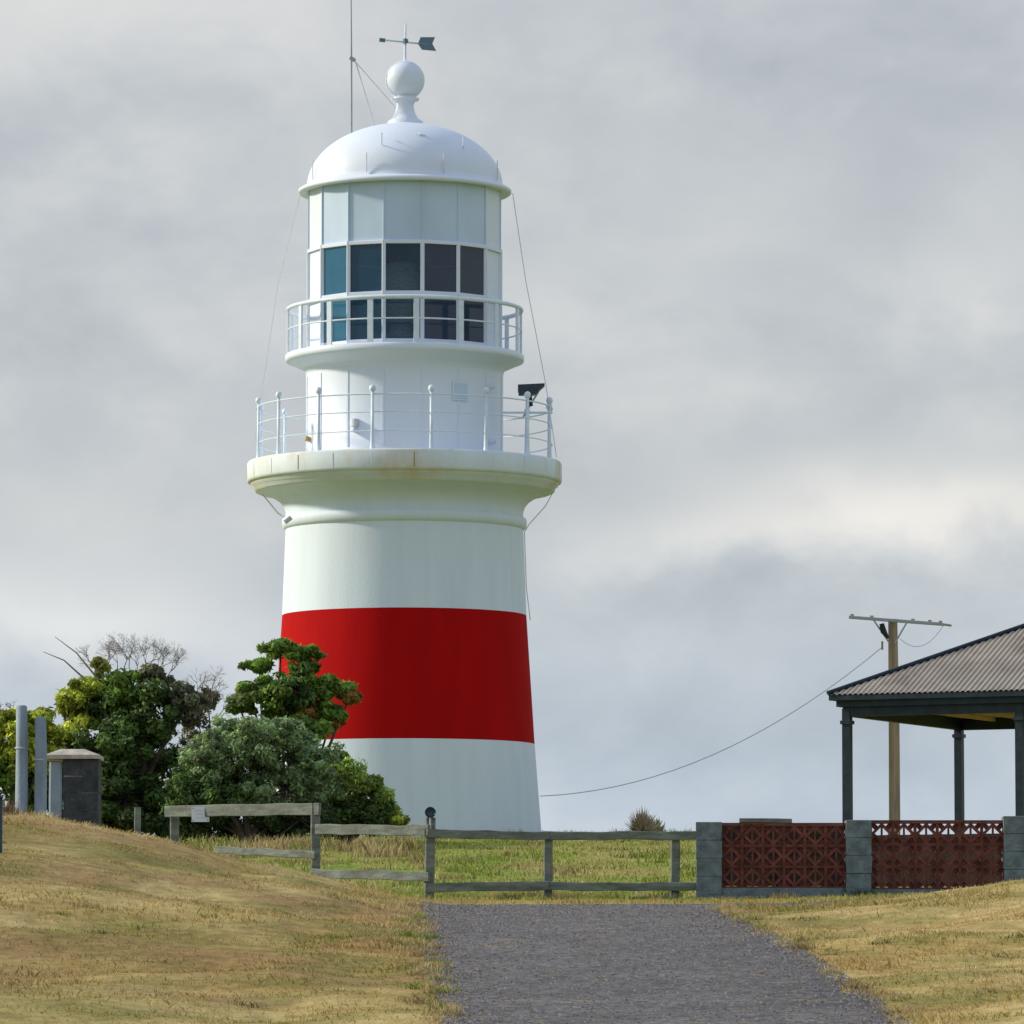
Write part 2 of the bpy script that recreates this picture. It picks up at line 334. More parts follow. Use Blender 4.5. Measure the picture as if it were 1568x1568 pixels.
t.lathe(C,prof([(153,709),(153,700),(151,697),(151,575)]),M_white,64)
t.lathe(C,prof([(151,575),(153,568),(158,565),(176,557),(182,555),(183,552),(183,546),(181,544),(146,544)]),M_white,96)
for k in range(16):
    g=2*math.pi*(k+.5)/16; r=rp(151.3,640)
    t.box((cx+r*math.sin(g),D-r*math.cos(g),zt(638)),(.05,.02,1.9),M_white,(Vector((math.cos(g),math.sin(g),0)),Vector((-math.sin(g),math.cos(g),0)),Vector((0,0,1))))
t.obj('watch_room',LH)
def onr(px,r): return math.asin(max(-1,min(1,(px-619)/r)))
def frame(g): return (Vector((math.cos(g),math.sin(g),0)),Vector((math.sin(g),-math.cos(g),0)),Vector((0,0,1)))
def pt(g,r,py,z=None): 
    R=rp(r,py); return Vector((cx+R*math.sin(g),D-R*math.cos(g),zt(py) if z is None else z))
t=MB()
g=onr(705,151); t.box(pt(g,152.0,612),(.46,.03,.46),M_white,frame(g)); t.box(pt(g,152.8,612),(.38,.03,.38),M_metalw,frame(g))
g=onr(547,151); t.tube([pt(g,150,672),pt(g,158,672)],.06,M_white,10); t.tube([pt(g,154,666),pt(g,154,655)],.10,M_wirew,10)
g=onr(476,151); t.tube([pt(g,150,678),pt(g,158,676)],.07,M_rust,8)
g=onr(755,160); t.tube([pt(g,150,682),pt(g,162,684)],.08,M_rail,8); t.tube([pt(g,150,600),pt(g,160,600)],.08,M_rail,8)
t.obj('vents_and_hatch',LH)
t=MB(); zd=zt(709)
for k in range(16):
    g=2*math.pi*(k+.5)/16; R=rp(226,700); x=cx+R*math.sin(g); y=D-R*math.cos(g)
    t.tube([(x,y,zd-.05),(x,y,zd+.12),(x,y,zd+.5),(x,y,zd+1.42)],[.075,.055,.042,.04],M_rail,8)
    t.tube([(x,y,zd+1.40),(x,y,zd+1.44),(x,y,zd+1.50),(x,y,zd+1.56),(x,y,zd+1.59)],[.03,.07,.085,.07,.02],M_rail,8)
R=rp(226,700)
for zz,rr_ in ((.45,.014),(.92,.015),(1.36,.02)):
    t.tube([(cx+R*math.sin(2*math.pi*j/96),D-R*math.cos(2*math.pi*j/96),zd+zz) for j in range(96)],rr_,M_rail,5,True)
t.obj('gallery_railing',LH)
# lantern
t=MB()
RG=148.5
for k in range(16):
    g0=2*math.pi*(k-.5)/16; g1=2*math.pi*(k+.5)/16
    kk=k if k<=8 else k-16
    gl=abs(kk)<=2
    def quad(pa,pb,mat,r=RG):
        t.add([pt(g0,r,pa),pt(g1,r,pa),pt(g1,r,pb),pt(g0,r,pb)],[(0,1,2,3)],mat)
    if gl:
        m=G[kk+2]; quad(536,470,m); quad(464,392,m)
    else:
        quad(536,470,M_white); quad(464,392,M_white)  # opaque white stands for glare on the side panes; back ones match
    quad(390,292,M_metalw if gl else M_white)
    quad(544,536,M_white)
t.obj('lantern_panes',LH)
t=MB()
for k in range(16):
    g0=2*math.pi*(k+.5)/16
    t.beam(pt(g0,149,545),pt(g0,149,386),.10,.10,M_white,1,0)
    t.beam(pt(g0,149,386),pt(g0,149,291),.04,.04,M_metalw,1,0)
    g1=g0+2*math.pi/16
    for py,w in ((539,.13),(467,.13),(389,.09),(294,.08)):
        t.beam(pt(g0,150,py),pt(g1,150,py),.07,w,M_white,1,0)
t.obj('lantern_glazing_bars',LH)
t=MB()
ls=[(3,534),(24,532),(24,520),(16,515),(16,505)]
for i in range(12):
    ls+= [(26+12*math.sin(math.pi*(i+.5)/12),503-i*8),(22+12*math.sin(math.pi*(i+.5)/12),499-i*8)]
ls+=[(10,405),(2,402)]
t.lathe((cx-.1,D-.9),prof(ls),M_lens,40); t.obj('lamp_lens',LH)
t=MB(); zd=zt(544); R=rp(179,540)
for k in range(16):
    g=math.radians(6.7)+2*math.pi*k/16; fx=frame(g)
    c0=Vector((cx+R*math.sin(g),D-R*math.cos(g),zd+.56)); t.box(c0,(.14,.05,1.16),M_rail,fx)
for zz,rr_ in ((1.13,.055),(.6,.02)):
    t.tube([(cx+R*math.sin(2*math.pi*j/64),D-R*math.cos(2*math.pi*j/64),zd+zz) for j in range(64)],rr_,M_rail,6,True)
t.obj('balcony_railing',LH)
# dome
t=MB()
dp=[(147,296),(160,298),(163,296),(163,292),(158,289),(151,287)]
for i in range(1,22):
    a_=i/22*math.pi/2; dp.append((150*math.cos(a_)**1.0, 287-97*math.sin(a_)))
dp=[p for p in dp if p[0]>26]+[(25,190)]
t.lathe(C,prof(dp),M_white,96)
t.lathe(C,prof([(29,193),(27,186),(20,182),(15,172),(13,162),(15,156),(21,154),(22,151),(17,149)]+[(30*math.sin(q),123+30*math.cos(q)) for q in np.linspace(.6,3.0,16)]+[(2,92)]),M_white,48)
def domept(g,a_): return pt(g,151*math.cos(a_),287-97*math.sin(a_))
for g in (-.25,.75): 
    p=domept(g,.5); t.tube([p,p+Vector((0,-.10,.05)),p+Vector((0,-.10,.28)),p+Vector((0,.12,.30))],.018,M_rail,5)
p=domept(.17,.75); t.tube([p,p+Vector((.1,-.05,-.03)),p+Vector((.22,0,-.05))],.035,M_rail,5)
for k in range(8):
    g=2*math.pi*(k+.5)/8+.02; p=pt(g,152,284); t.tube([p,p+Vector((0,0,.5))],.014,M_wirew,5)
t.obj('dome',LH)
t=MB()
def q3(px,py,dd=D): return Vector(P(px,py,dd))
t.tube([q3(620,95),q3(621,36)],[.035,.022],M_rail,6)
t.tube([q3(584,61),q3(655,68)],.022,M_rail,6)
t.tube([q3(584,58),q3(584,61),q3(588,64)],[.0,.06,.0],M_blue,6); t.tube([q3(581,61),q3(590,62)],[.05,.05],M_blue,6)
A=[q3(644,57),q3(666,57),q3(662,67),q3(668,78),q3(646,76),q3(640,67)]
t.add([p+Vector((0,-.02,0)) for p in A]+[p+Vector((0,.02,0)) for p in A],[tuple(range(6)),tuple(range(11,5,-1))]+[(i,(i+1)%6,6+(i+1)%6,6+i) for i in range(6)],M_blue)
t.tube([q3(621,66),q3(621,60)],.07,M_blue,8)
t.tube([q3(621,64)+Vector((0,-.5,0)),q3(621,64)+Vector((0,.5,0))],.02,M_blue,6)
t.obj('weather_vane',LH)
t=MB()
t.tube([q3(538,208),q3(538,90),q3(537,-60)],[.03,.025,.014],M_wire,6)
t.tube([q3(536,88),q3(544,93)],.05,M_wire,6)
t.tube([q3(542,92),q3(606,165)],.012,M_wirew,5); t.tube([q3(545,96),q3(575,197)],.016,M_wirew,5)
t.obj('antenna_mast',LH)
t=MB()
t.tube([q3(460,298),q3(425,440),q3(386,703)],.010,M_wirew,5); t.tube([q3(785,296),q3(805,430),q3(836,590),q3(852,700)],.010,M_wirew,5)
t.tube([q3(850,748),q3(835,775),q3(810,803),q3(803,815),q3(806,900),q3(812,950)],.012,M_wirew,5)
t.tube([q3(402,757),q3(425,785),q3(446,800),q3(447,812)],.02,M_wirew,5)
t.tube([q3(436,800,147),q3(446,792,147)],.06,M_wirew,6)
t.obj('stay_wires',LH)
t=MB()
t.tube([q3(806,700,148.6),q3(808,612,148.6)],.05,M_rail,8)
t.tube([q3(797,596,148.6),q3(797,606,148.6)],.05,M_dark,6); 
A=[(793,590),(834,588),(834,591),(818,605),(797,605),(793,600)]
A=[q3(a_,b_,148.6) for a_,b_ in A]
t.add([p_+Vector((0,-.2,0)) for p_ in A]+[p_+Vector((0,.2,0)) for p_ in A],[tuple(range(6)),tuple(range(11,5,-1))]+[(i,(i+1)%6,6+(i+1)%6,6+i) for i in range(6)],M_dark)
t.tube([q3(826,597,148.6),q3(800,640,148.6)],.025,M_wire,5); t.tube([q3(810,605,148.6),q3(812,622,148.6)],.07,M_dark,6)
t.tube([q3(768,632,148.6),q3(846,632,148.6)],.03,M_rail,5)
t.obj('floodlight',LH)

# ---------------- utility pole ----------------
UP=empty('utility_pole'); t=MB(); d=150.
xg=X(1370,d); t.tube([(X(1370,d),d,float(H(xg,d))-.5),q3(1369,1100,d),q3(1367,948,d)],[.15,.135,.115],M_pole,12); t.obj('pole',UP)
t=MB(); t.beam(q3(1300,945,d-.2),q3(1444,956,d-.2),.08,.08,M_wire,3,0); 
t.tube([q3(1338,950,d-.25),q3(1362,985,d-.2)],.022,M_wire,5); t.tube([q3(1388,954,d-.25),q3(1370,985,d-.2)],.022,M_wire,5)
for px in (1305,1335,1398,1424,1440):
    zz=945+(px-1300)*.076; t.tube([q3(px,zz,d-.2),q3(px,zz-5,d-.2)],[.03,.05],M_cap,6)
t.tube([q3(1444,956,d-.2),q3(1457,958,d-.2)],.03,M_cap,6)
t.obj('crossarm',UP)
t=MB(); t.tube([q3(1350,955,d-.3),q3(1353,967,d-.3),q3(1360,977,d-.2)],[.06,.08,.03],M_dark,8); t.tube([q3(1351,982,d-.2),q3(1351,995,d-.2)],.025,M_wire,6); t.obj('fuse_box',UP)
t=MB()
def sag(a_,b_,s,n=18): 
    a_=Vector(a_);b_=Vector(b_); return [a_.lerp(b_,i/n)-Vector((0,0,s*4*(i/n)*(1-i/n))) for i in range(n+1)]
t.tube(sag(q3(1352,990,d),q3(827,1219,D),.85),.012,M_wirew,5)
t.tube(sag(q3(1445,957,d-.2),q3(1378,978,d-.2),.35,10),.009,M_wirew,5)
t.obj('power_line')

# ---------------- timber fence ----------------
FE=empty('timber_fence'); t=MB()
def gz(px,d): return float(H(X(px,d),d))
posts=[(266,1240,88.5,.13),(482,1230,86.5,.14),(657,1252,85,.14),(838,1276,85,.13),(1032,1275,85,.13)]
for px,py,dd,w in posts:
    x,y,z=P(px,py,dd); t.beam((x,y,gz(px,dd)-.3),(x+.02,y,z),w,w,M_wood,4,.009)
t.obj('posts',FE); t=MB()
def rail(pa,ya,da,pb,yb,db,h=.13): t.beam(P(pa,ya,da),P(pb,yb,db),.05,h,M_wood,8,.012)
rail(254,1243,88.4,490,1239,86.4,.17); rail(330,1301,88,482,1309,86.4,.11)
rail(484,1270,86.3,657,1272,84.88,.15); rail(478,1338,86.3,657,1342,84.88,.13)
rail(650,1276,84.9,840,1280,84.88,.12); rail(654,1360,84.9,840,1357,84.88,.13)
rail(832,1280,84.9,1066,1280,84.88,.12); rail(832,1357,84.9,1066,1357,84.88,.12)
t.obj('rails',FE)
t=MB(); x,y,z=P(307,1247,87.86); t.box((x,y,z),(.26,.012,.22),M_sign); 
for i in range(3): t.box((x,y-.009,z+.06-i*.055),(.19-.03*i,.004,.012),M_wirew)
for i,j in ((-1,-1),(1,-1),(-1,1),(1,1)): t.tube([(x+i*.11,y-.006,z+j*.09),(x+i*.11,y-.014,z+j*.09)],.008,M_dark,6)
t.obj('notice_sign')
t=MB(); x,y,z=P(659,1244,84.9); t.tube([(x,y-.012,z),(x,y+.012,z)],.078,M_green,28); t.tube([(x,y-.016,z),(x,y-.013,z)],.06,M_dark,24); t.tube([(x,y+.03,z-.3),(x,y+.03,z+.05)],.015,M_wire,6); t.obj('round_marker_sign')

# ---------------- breeze block wall ----------------
BW=empty('breeze_block_wall'); d=85.
def pier(t,px,top,w,dd,mat,bot=None,courses=5):
    x=X(px,dd); zt_=Z(top,dd); zb_=gz(px,dd)-.2; h=(zt_-zb_)/courses
    for i in range(courses):
        z=zb_+h*(i+.5); s=.986 if i%2 else 1
        c=.008; W=w*s
        vs=[];
        for zz,k in ((-h/2+.002,-c),(-h/2+c,0),(h/2-c,0),(h/2-.002,-c)):
            for a_,b_ in ((-1,-1),(1,-1),(1,1),(-1,1)):
                vs.append((x+a_*(W/2+k)+random.uniform(-.008,.008),dd+b_*(W/2+k)+random.uniform(-.008,.008),z+zz))
        fs=[(3,2,1,0),(12,13,14,15)]
        for l in range(3):
            for j in range(4): fs.append((l*4+j,l*4+(j+1)%4,(l+1)*4+(j+1)%4,(l+1)*4+j))
        t.add(vs,fs,mat)
    t.box((x,dd,(zb_+zt_)/2-.02),(w-.035,w-.035,zt_-zb_-.05),mat)
t=MB()
for px,top in ((1085,1259),(1314,1256),(1555,1250),(1790,1246)): pier(t,px,top,.36,d,M_conc)
t.obj('piers',BW)
t=MB(); tb=MB()
def ringp(t,cx_,cz,out,inn,y0,y1,mat):
    n=len(out); vs=[]
    for y_ in (y0,y1):
        for p_ in out: vs.append((cx_+p_[0],y_,cz+p_[1]))
        for p_ in inn: vs.append((cx_+p_[0],y_,cz+p_[1]))
    fs=[]
    for i in range(n):
        j=(i+1)%n
        fs+=[(i,j,n+j,n+i),(2*n+i,3*n+i,3*n+j,2*n+j),(i,2*n+i,2*n+j,j),(n+i,n+j,3*n+j,3*n+i)]
    t.add(vs,fs,mat)
sq=lambda q_:[(-q_,-q_),(q_,-q_),(q_,q_),(-q_,q_)]
di=lambda q_:[(0,-q_),(q_,0),(0,q_),(-q_,0)]
for pa,pb,top in ((1105,1295,1260),(1334,1536,1256),(1575,1770,1251)):
    xa=X(pa,d)-.01; xb=X(pb,d)+.01; nb=6; s=(xb-xa)/nb; ztop=Z(top,d)
    for i in range(nb):
        for j in range(3):
            bx=xa+(i+.5)*s; bz=ztop-.03-(j+.5)*s; e=s/2-.0012; f_=s/2-.020
            dy=random.uniform(-.006,.006)
            ringp(t,bx,bz,sq(e),sq(f_),d-.05+dy,d+.05+dy,M_brick)
            ringp(t,bx,bz,di(s/2-.003),di(s/2-.058),d-.045+dy,d+.045+dy,M_brick)
            for a_ in (-1,1):
                for b_ in (-1,1):
                    q0=Vector((bx+a_*(f_-.002),0,bz+b_*(f_-.002))); q1=Vector((bx+a_*(s/4-.002),0,bz+b_*(s/4-.002)))
                    t.beam((q0.x,d+dy,q0.z),(q1.x,d+dy,q1.z),.07,.024,M_brick,1,0,Vector((0,1,0)))
            t.box((bx,d+dy,bz),(.026,.082,s-.118),M_brick)
    zbot=ztop-.03-3*s
    tb.box(((xa+xb)/2,d,ztop-.014),(xb-xa-.02,.12,.026),M_brick)
    g=min(gz(pa,d),gz(pb,d))-.25
    tb.box(((xa+xb)/2,d,(zbot+g)/2-.001),(xb-xa-.02,.15,zbot-g),M_conc)
t.obj('pierced_blocks',BW); tb.obj('footing_and_cap',BW)
t=MB(); dp_=87.; x0=X(1100,dp_); x1=X(1292,dp_)  # guessed wall, added dark so the first panel's openings look dark
zt1=Z(1263,dp_)
for i in range(6):
    hh=(zt1-gz(1170,dp_)+.3)/6; 
    for j in range(5):
        a_=x0+(x1-x0)*(j+(.5 if i%2 else 0))/5.5; b_=a_+(x1-x0)/5.5
        t.beam((a_+.006,dp_,zt1-hh*(i+.5)),(b_-.006,dp_,zt1-hh*(i+.5)),.25,hh-.01,M_backing,2,.004)
t.box(((x0+x1)/2,dp_,zt1-.45),(x1-x0-.05,.2,.86),M_backing)
t.beam((X(1132,dp_),dp_,zt1+.06),(X(1212,dp_),dp_,zt1+.055),.3,.06,M_wood,4,.004)
t.obj('dark_backing_wall')

# ---------------- verandah shelter ----------------
SH=empty('verandah_shelter'); 
A0=Vector((X(1298,100.),100.,0)); e1=Vector((.905,-.425,0)); e2=Vector((.425,.905,0)); up=Vector((0,0,1))
L1,L2=6.12,5.2; ze=Z(1067,100.4)
def lp(u,v,z): 
    q_=A0+e1*u+e2*v; return Vector((q_.x,q_.y,z))
def ghl(u,v): q_=lp(u,v,0); return float(H(q_.x,q_.y))
t=MB()
for u,v in ((0,0),(L1/2,0),(L1,0),(0,L2),(L1/2,L2),(L1,L2)):
    w=.135; g=ghl(u,v)-.2
    t.box(lp(u,v,(g+ze-.22)/2),(w,w,ze-.22-g),M_post,(e1,e2,up)); 
    t.box(lp(u,v,g+.45),(w+.05,w+.05,.5),M_post,(e1,e2,up)); t.box(lp(u,v,ze-.45),(w+.05,w+.05,.06),M_post,(e1,e2,up))
t.obj('posts',SH); t=MB()
zp=Z(1286,100.); gl_=min(ghl(0,0),ghl(L1,0),ghl(0,L2),ghl(L1,L2))-.3  # guessed plinth, added to make the second panel's lower openings dark
t.box(lp(L1/2,L2/2,(zp+gl_)/2),(L1+.7,L2+.7,zp-gl_),M_backing,(e1,e2,up)); t.box(lp(L1/2,L2/2,zp+.03),(L1+.8,L2+.8,.055),M_backing,(e1,e2,up))
t.obj('backing_plinth',SH); t=MB()
def edge(t,o,z,th,h,mat,trim=0):
    t.box(lp(L1/2,-o,z),(L1+2*o+th,th,h),mat,(e1,e2,up)); t.box(lp(L1/2,L2+o,z),(L1+2*o+th,th,h),mat,(e1,e2,up))
    t.box(lp(-o,L2/2,z),(th,L2+2*o-th-.004,h-.004),mat,(e1,e2,up)); t.box(lp(L1+o,L2/2,z),(th,L2+2*o-th-.004,h-.004),mat,(e1,e2,up))
edge(t,0,ze-.25,.11,.2,M_post); edge(t,.19,ze-.045,.09,.09,M_post); edge(t,.13,ze-.13,.02,.13,M_post)
t.obj('beams_and_gutter',SH)
t=MB(); t.add([lp(-.12,-.12,ze-.14),lp(L1+.12,-.12,ze-.14),lp(L1+.12,L2+.12,ze-.14),lp(-.12,L2+.12,ze-.14)],[(0,1,2,3)],M_ceil)
for i in range(1,9): t.box(lp(i*L1/9,L2/2,ze-.18),(.05,L2-.12,.07),M_ceil,(e1,e2,up))
t.obj('ceiling',SH)
t=MB(); o=.25; W1=L1+2*o; W2=L2+2*o; half=W2/2; sl=.475
def face(orig,eu,ev,W):
    nu_=int(W/.019); vs=[];fs=[];rows=5
    for i in range(nu_+1):
        u=i*W/nu_; vm=min(u,W-u,half); 
        for j in range(rows):
            v=vm*j/(rows-1); z=ze+.01+v*sl+.014*math.sin(u*2*math.pi/.095)
            p_=orig+eu*u+ev*v; vs.append((p_.x,p_.y,z))
    for i in range(nu_):
        for j in range(rows-1): fs.append((i*rows+j,(i+1)*rows+j,(i+1)*rows+j+1,i*rows+j+1))
    t.add(vs,fs,M_roof,True)
face(lp(-o,-o,0),e1,e2,W1); face(lp(L1+o,-o,0),e2,-e1,W2); face(lp(L1+o,L2+o,0),-e1,-e2,W1); face(lp(-o,L2+o,0),-e2,e1,W2)
R1=lp(-o+half,-o+half,ze+half*sl+.03); R2=lp(L1+o-half,-o+half,ze+half*sl+.03)
for a_,b_ in ((lp(-o,-o,ze+.03),R1),(lp(-o,L2+o,ze+.03),R1),(lp(L1+o,-o,ze+.03),R2),(lp(L1+o,L2+o,ze+.03),R2),(R1,R2)): t.tube([a_,b_],.04,M_post if a_!=R1 else M_roof,8)
t.obj('corrugated_roof',SH)

# ---------------- left gate pillar and posts ----------------
GP=empty('stone_gate_pillar'); t=MB(); dd=78.
x0=X(97,dd); x1=X(152,dd); zt_=Z(1164,dd); g=gz(120,dd)-.3; W=(x1-x0)
nc=9; h=(zt_-g)/nc
for i in range(nc):
    off=random.uniform(.35,.65)
    for a_,b_ in ((0,off),(off,1)):
        t.box(((x0+x1)/2-W/2+W*(a_+b_)/2,dd+.12,g+h*(i+.5)),(W*(b_-a_)-.008,.6,h-.01),M_slate,None,.008)
t.box(((x0+x1)/2,dd+.12,(g+zt_)/2),(W-.03,.56,zt_-g-.01),M_cap); t.obj('stonework',GP)
t=MB(); xm=X(112,dd); w=.36; z0=Z(1163,dd); z1_=Z(1157,dd); z2_=Z(1147,dd)
vs=[(xm-w,dd-.25,z0),(xm+w,dd-.25,z0),(xm+w,dd+.5,z0),(xm-w,dd+.5,z0),(xm-w,dd-.25,z1_),(xm+w,dd-.25,z1_),(xm+w,dd+.5,z1_),(xm-w,dd+.5,z1_),(xm-.17,dd,z2_),(xm+.14,dd,z2_),(xm+.14,dd+.25,z2_),(xm-.17,dd+.25,z2_)]
t.add(vs,[(3,2,1,0),(0,1,5,4),(1,2,6,5),(2,3,7,6),(3,0,4,7),(4,5,9,8),(5,6,10,9),(6,7,11,10),(7,4,8,11),(8,9,10,11)],M_cap); t.obj('cap',GP)
t=MB(); xx=X(86,dd); t.beam((xx,dd-.1,g),(xx,dd-.1,Z(1168,dd)),.17,.17,M_greyp,4,.004); t.obj('gate_jamb',GP)
for px,top in ((33,1080),(62,1098)):
    t=MB(); dd=76.; x,y,z=P(px,top,dd); zg=gz(px,dd)-.2
    t.tube([(x,y,zg),(x+.01,y,z-.5),(x,y,z-.02),(x,y,z)],[.085,.078,.072,.05],M_greyp,14)
    t.tube([(x,y,z-.55),(x,y,z-.53)],.085,M_wire,14)
    t.obj('wooden_post')
t=MB(); dd=58.; x=X(-1,dd,1400); t.tube([(x,dd,gz(0,dd)-.1),(x,dd,Z(1222,dd))],.025,M_dark,8); t.tube([(x,dd,Z(1222,dd)),(x,dd,Z(1219,dd))],.032,M_dark,8); t.obj('star_picket')
t=MB(); dd=84.; 
x,y,z=P(211,1236,dd); t.beam((x,y,gz(211,dd)-.1),(x,y,z),.09,.09,M_wood,3,.005); t.obj('wooden_post')

# ---------------- trees ----------------
YG=(.34,.39,.055); DG=(.095,.16,.05); MG=(.165,.275,.055); GG=(.22,.31,.155); OR=(.38,.23,.065); GD=(.18,.185,.12); LG=(.28,.38,.10); LO=(.06,.09,.035)  # LO: low leaves, with the shadow beneath the bushes put into their colour
def tree(name,base,d,blobs,trunk=.12,leaf=.075,dens=1.0,cr=.26,nl=150,flat=.8,depth=1.0):
    root=empty(name); t=MB(); bx=X(base,d); bz=float(H(bx,d))-.1
    P_=[];Cc=[];Nn=[]
    B0=Vector((bx,d,bz))
    for (px,py,rx,ry_,col) in blobs:
        c=Vector(P(px,py,d+rng.uniform(-.4,.4))); rx=rx*d/F; rz=ry_*d/F; ryy=rx*depth
        crr=min(cr,rx*.5)
        m=max(5,int(dens*14*(rx*rz)/(crr*crr)/6*1.6))
        mid=B0.lerp(c,.5)+Vector((rng.uniform(-.2,.2),rng.uniform(-.2,.2),rng.uniform(-.1,.25)))
        t.tube([B0+Vector((rng.uniform(-.1,.1),0,0)),B0.lerp(mid,.5)+Vector((0,0,.1)),mid,c],[trunk,trunk*.75,trunk*.5,trunk*.2],M_bark,7)
        for i in range(m):
            v=rng.normal(0,1,3); v/=np.linalg.norm(v); rad=rng.uniform(.25,1)**.45
            q_=np.array(c)+v*rad*np.array([rx,ryy,rz])*rng.uniform(.8,1.12)
            if i%2==0: 
                qq=Vector(q_); t.tube([c,c.lerp(qq,.5)+Vector((0,0,-.05)),qq],[trunk*.18,trunk*.12,.008],M_bark,4)
            k=int(nl*rng.uniform(.5,1.3)); cs=crr*rng.uniform(.5,1.3)
            w=rng.normal(0,1,(k,3)); w/=np.linalg.norm(w,axis=1)[:,None]; w*=(rng.random(k)**.4)[:,None]
            pos=q_+w*cs*np.array([1,1,flat])
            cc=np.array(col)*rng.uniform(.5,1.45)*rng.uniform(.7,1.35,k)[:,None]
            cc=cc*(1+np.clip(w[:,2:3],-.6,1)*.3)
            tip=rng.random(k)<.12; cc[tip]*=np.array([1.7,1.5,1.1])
            P_.append(pos);Cc.append(cc);Nn.append(w+rng.normal(0,.6,(k,3))+np.array([0,0,.35]))
    p=np.concatenate(P_);cc=np.concatenate(Cc);nn=np.concatenate(Nn); nn/=np.linalg.norm(nn,axis=1)[:,None]
    k=p[:,2]>H(p[:,0],p[:,1])-.02; p=p[k];cc=cc[k];nn=nn[k]
    n=len(p); r_=rng.normal(0,1,(n,3)); a_=np.cross(nn,r_); a_/=np.linalg.norm(a_,axis=1)[:,None]; b_=np.cross(nn,a_)
    s=leaf*rng.uniform(.6,1.3,n)[:,None]
    V=np.stack([p-a_*s,p+b_*s*.45,p+a_*s,p-b_*s*.45],1).reshape(-1,3)
    ob=npmesh('foliage',V,np.arange(4*n).reshape(n,4),4,M_leaf,np.repeat(cc,4,0),False); ob.parent=root
    return root,t
def twigs(t,p,dirv,l,r,dep):
    q_=p+dirv*l; m=(p+q_)/2+Vector([random.uniform(-.06,.06) for _ in range(3)])*l*2
    t.tube([p,m,q_],[r,r*.8,r*.6],M_twig,4)
    if dep==0: return
    for i in range(random.choice((2,3,3,4))):
        nd=(dirv+Vector([random.uniform(-.8,.8),random.uniform(-.8,.8),random.uniform(-.5,.5)])).normalized()
        twigs(t,q_,nd,l*random.uniform(.6,.85),r*.62,dep-1)
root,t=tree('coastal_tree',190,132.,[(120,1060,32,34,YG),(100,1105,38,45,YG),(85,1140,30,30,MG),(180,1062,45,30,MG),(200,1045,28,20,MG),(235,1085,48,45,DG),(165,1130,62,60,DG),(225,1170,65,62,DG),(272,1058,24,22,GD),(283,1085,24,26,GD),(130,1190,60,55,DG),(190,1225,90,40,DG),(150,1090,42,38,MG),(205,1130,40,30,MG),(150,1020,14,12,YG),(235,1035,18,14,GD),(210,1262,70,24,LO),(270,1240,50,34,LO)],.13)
for (px,py,dx) in ((170,1040,-.2),(190,1030,.2),(215,1035,.4),(160,1045,-.5),(210,1040,.0),(250,1045,.6),(235,1045,.3),(180,1035,0),(228,1033,.2),(200,1030,-.1),(245,1040,.2)):
    twigs(t,q3(px,py,132.),Vector((dx,random.uniform(-.2,.2),.9)).normalized(),.29,.014,5)
for px,py,tx,ty in ((130,1040,66,998),(150,1040,84,975)): t.tube([q3(px,py,132.),q3((px+tx)/2,(py+ty)/2-8,132.),q3(tx,ty,132.)],[.025,.015,.006],M_twig,5)
t.obj('branches',root)
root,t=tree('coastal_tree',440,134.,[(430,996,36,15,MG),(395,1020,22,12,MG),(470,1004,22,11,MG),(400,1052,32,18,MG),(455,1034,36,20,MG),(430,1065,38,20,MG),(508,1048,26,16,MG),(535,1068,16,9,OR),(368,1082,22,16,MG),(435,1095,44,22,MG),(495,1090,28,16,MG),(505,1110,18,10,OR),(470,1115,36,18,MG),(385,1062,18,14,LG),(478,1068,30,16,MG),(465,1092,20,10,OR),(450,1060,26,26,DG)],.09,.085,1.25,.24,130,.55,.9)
t.obj('branches',root)
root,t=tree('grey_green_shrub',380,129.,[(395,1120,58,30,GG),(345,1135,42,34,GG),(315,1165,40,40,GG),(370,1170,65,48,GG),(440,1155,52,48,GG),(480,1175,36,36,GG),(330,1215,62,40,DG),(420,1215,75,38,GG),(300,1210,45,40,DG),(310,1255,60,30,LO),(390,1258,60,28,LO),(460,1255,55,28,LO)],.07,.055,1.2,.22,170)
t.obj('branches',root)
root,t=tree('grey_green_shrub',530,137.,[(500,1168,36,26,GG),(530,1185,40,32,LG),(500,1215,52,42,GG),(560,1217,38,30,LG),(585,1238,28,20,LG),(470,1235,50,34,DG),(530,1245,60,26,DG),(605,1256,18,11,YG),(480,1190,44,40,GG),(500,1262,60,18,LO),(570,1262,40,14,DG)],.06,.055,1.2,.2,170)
t.obj('branches',root)
root,t=tree('coastal_shrub',20,128.,[(12,1125,28,38,YG),(55,1110,26,32,YG),(45,1150,40,45,YG),(75,1150,24,40,YG),(-20,1160,45,60,MG),(20,1200,55,50,MG),(90,1190,45,50,DG),(-70,1150,50,70,MG)],.07,.07,1.1)
for px in (5,25): twigs(t,q3(px,1105,128.),Vector((random.uniform(-.4,.4),0,1)).normalized(),.2,.012,3)
t.obj('branches',root)
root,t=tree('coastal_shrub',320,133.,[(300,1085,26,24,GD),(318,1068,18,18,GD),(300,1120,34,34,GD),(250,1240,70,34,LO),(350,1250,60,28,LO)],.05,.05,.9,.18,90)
for (px,py,dx) in ((300,1075,.1),(315,1070,.5),(290,1090,-.1),(330,1100,.7),(310,1100,.4),(320,1085,.3)): twigs(t,q3(px,py,133.),Vector((dx,0,.8)).normalized(),.26,.012,4)
t.obj('branches',root)

